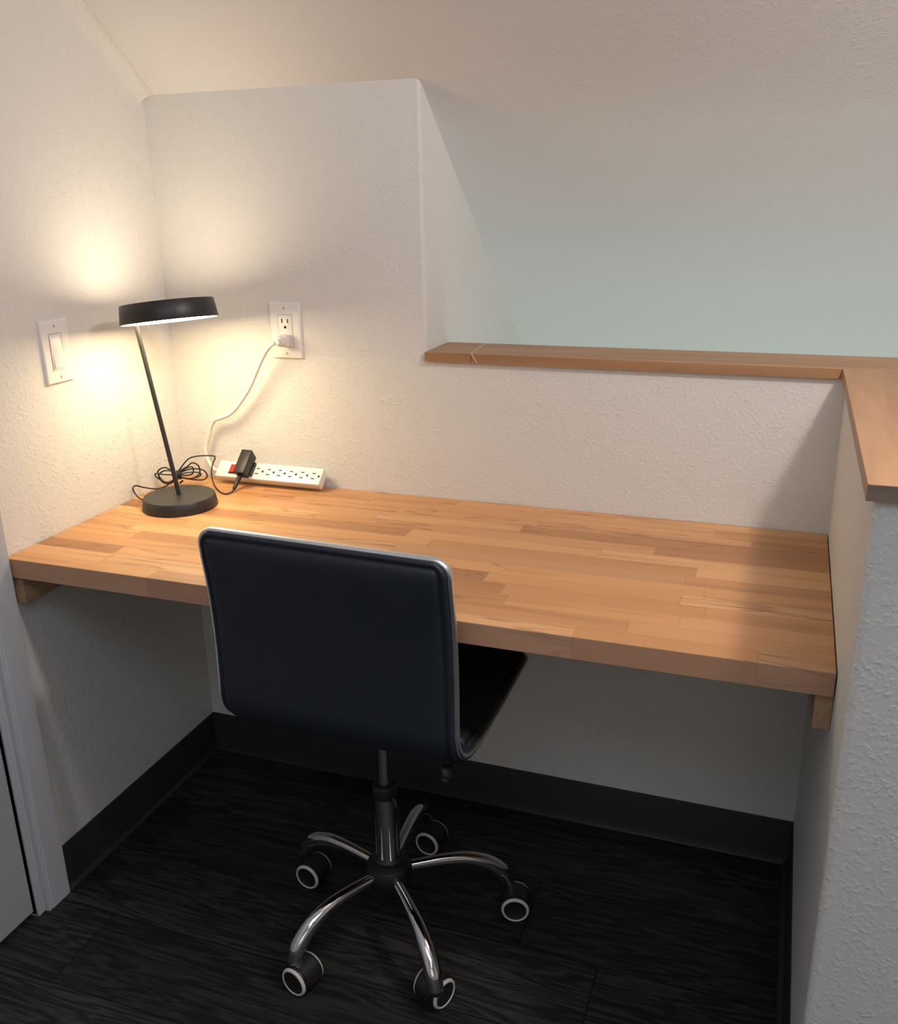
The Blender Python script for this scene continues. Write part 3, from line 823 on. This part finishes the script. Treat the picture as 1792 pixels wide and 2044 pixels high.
# gas column
link('gas_piston', lathe([(0, 0.29), (0.0128, 0.29), (0.0128, 0.46), (0, 0.46)], 32), M_chrome, ch, True)
b = lathe([(0, 0.306), (0.0232, 0.306), (0.0240, 0.310), (0.0240, 0.326), (0.0215, 0.333), (0.0155, 0.336), (0, 0.336)], 36)
merge(b, tube([Vector((0.020, -0.010, 0.310)), Vector((0.027, -0.013, 0.305)), Vector((0.029, -0.015, 0.297))], 0.003, 8))
link('column_collar', b, M_black, ch, True)
link('column_sleeve', lathe([(0, 0.160), (0.0232, 0.160), (0.0232, 0.307), (0, 0.307)], 48), M_chrome, ch, True)
b = lathe([(0, 0.104), (0.030, 0.104), (0.038, 0.110), (0.044, 0.120), (0.0445, 0.148), (0.040, 0.156), (0.029, 0.160), (0.029, 0.168), (0.0255, 0.171), (0, 0.171)], 48)
link('hub', b, M_black, ch, True)
# legs and casters; world directions and wheel-axle headings
def to_local(ang): return ang - PSI
LEGS = [((0.5845, -0.6360), -104, (0.5980, -0.6313)), ((0.4585, -0.3680), -97, (0.4878, -0.3783)), ((0.6655, -0.1770), -97, (0.6872, -0.2019)),
        ((0.8960, -0.3120), -76, (0.9156, -0.3315)), ((0.8510, -0.6120), -22, (0.8361, -0.5826))]
Rz = Matrix.Rotation(-PSI, 3, 'Z')
def loc_(x, y): return Rz @ Vector((x - CX, y - CY, 0))
for (ex_, ey_), nax, (wx_, wy_) in LEGS:
    e_ = loc_(ex_, ey_); rl = e_.length; dirv = e_.normalized()
    prf = [(0.030, 0.137), (0.070, 0.1375), (0.110, 0.1365), (0.150, 0.1310), (0.185, 0.1170), (0.208, 0.1000), (0.2230, 0.0830), (0.2310, 0.0660), (0.2350, 0.0540)]
    k = rl / 0.235
    pth = catmull([dirv * (r * k) + Vector((0, 0, z)) for r, z in prf], 5)
    rr = []
    for i in range(len(pth)):
        s = i / (len(pth) - 1)
        rr.append(0.0100 + 0.0060 * math.sin(min(s * 1.25, 1) * PI / 2) ** 2 - (0.0025 * max(0, (s - .8) / .2)))
    link('leg', tube(pth, rr, 20, upv=None), M_chrome, ch, 'all')
    base = e_
    na = math.radians(nax) - PSI; ax = Vector((math.cos(na), math.sin(na), 0)); tr = Vector((-ax.y, ax.x, 0))
    wc = loc_(wx_, wy_) + Vector((0, 0, 0.0275))
    if tr.dot(base - wc) < 0: tr = -tr
    tr = -tr; tr = -tr
    b = tube([base + Vector((0, 0, 0.060)), base + Vector((0, 0, 0.046)), base.lerp(wc, 0.5) + Vector((0, 0, 0.030)), wc + Vector((0, 0, 0.020))], 0.0068, 12)
    # hood between the wheels
    arc = []
    for s in range(11):
        t = math.radians(-10 + 20 * s)
        arc.append(wc + tr * (0.0305 * math.cos(t)) * 1.0 + Vector((0, 0, 0.0305 * math.sin(t) if t > 0 else 0.0305 * math.sin(t))))
    q1 = []; q2 = []; q3 = []; q4 = []
    for p in arc:
        rd = (p - wc).normalized()
        q1.append(b.verts.new(p + ax * 0.018)); q2.append(b.verts.new(p - ax * 0.018))
        q3.append(b.verts.new(wc + rd * 0.024 + ax * 0.018)); q4.append(b.verts.new(wc + rd * 0.024 - ax * 0.018))
    for s in range(10):
        b.faces.new((q1[s], q1[s + 1], q2[s + 1], q2[s])); b.faces.new((q3[s], q3[s + 1], q4[s + 1], q4[s]))
        b.faces.new((q1[s], q1[s + 1], q3[s + 1], q3[s])); b.faces.new((q2[s], q2[s + 1], q4[s + 1], q4[s]))
    for s in (0, 10): b.faces.new((q1[s], q2[s], q4[s], q3[s]))
    merge(b, lathe([(0, -0.020), (0.008, -0.020), (0.008, 0.020), (0, 0.020)], 16), 0, align_z(wc, ax))
    cs = link('caster', b, M_black, ch, True)
    for sg in (1, -1):
        Mw = align_z(wc + ax * (0.0175 * sg), ax * sg)
        w_ = lathe([(0, -0.0145), (0.020, -0.0145), (0.0255, -0.013), (0.0275, -0.008), (0.0275, 0.004), (0.0262, 0.0078), (0.0225, 0.0088), (0.0212, 0.0078), (0, 0.0070)], 40)
        bmesh.ops.transform(w_, matrix=Mw, verts=w_.verts)
        wo = link('wheel', w_, M_black, cs, True)
        rg = lathe([(0.0222, 0.0088), (0.0228, 0.0102), (0.0245, 0.0104), (0.0264, 0.0090), (0.0277, 0.0062), (0.0277, 0.0052), (0.0262, 0.0070), (0.0230, 0.0084)], 48, False)
        bmesh.ops.transform(rg, matrix=Mw, verts=rg.verts)
        # third level only: the ring is a sibling sub-part of the caster
        ro = link('wheel_ring', rg, M_ring, cs, 'all')
        ro['label'] = 'off-white ring'
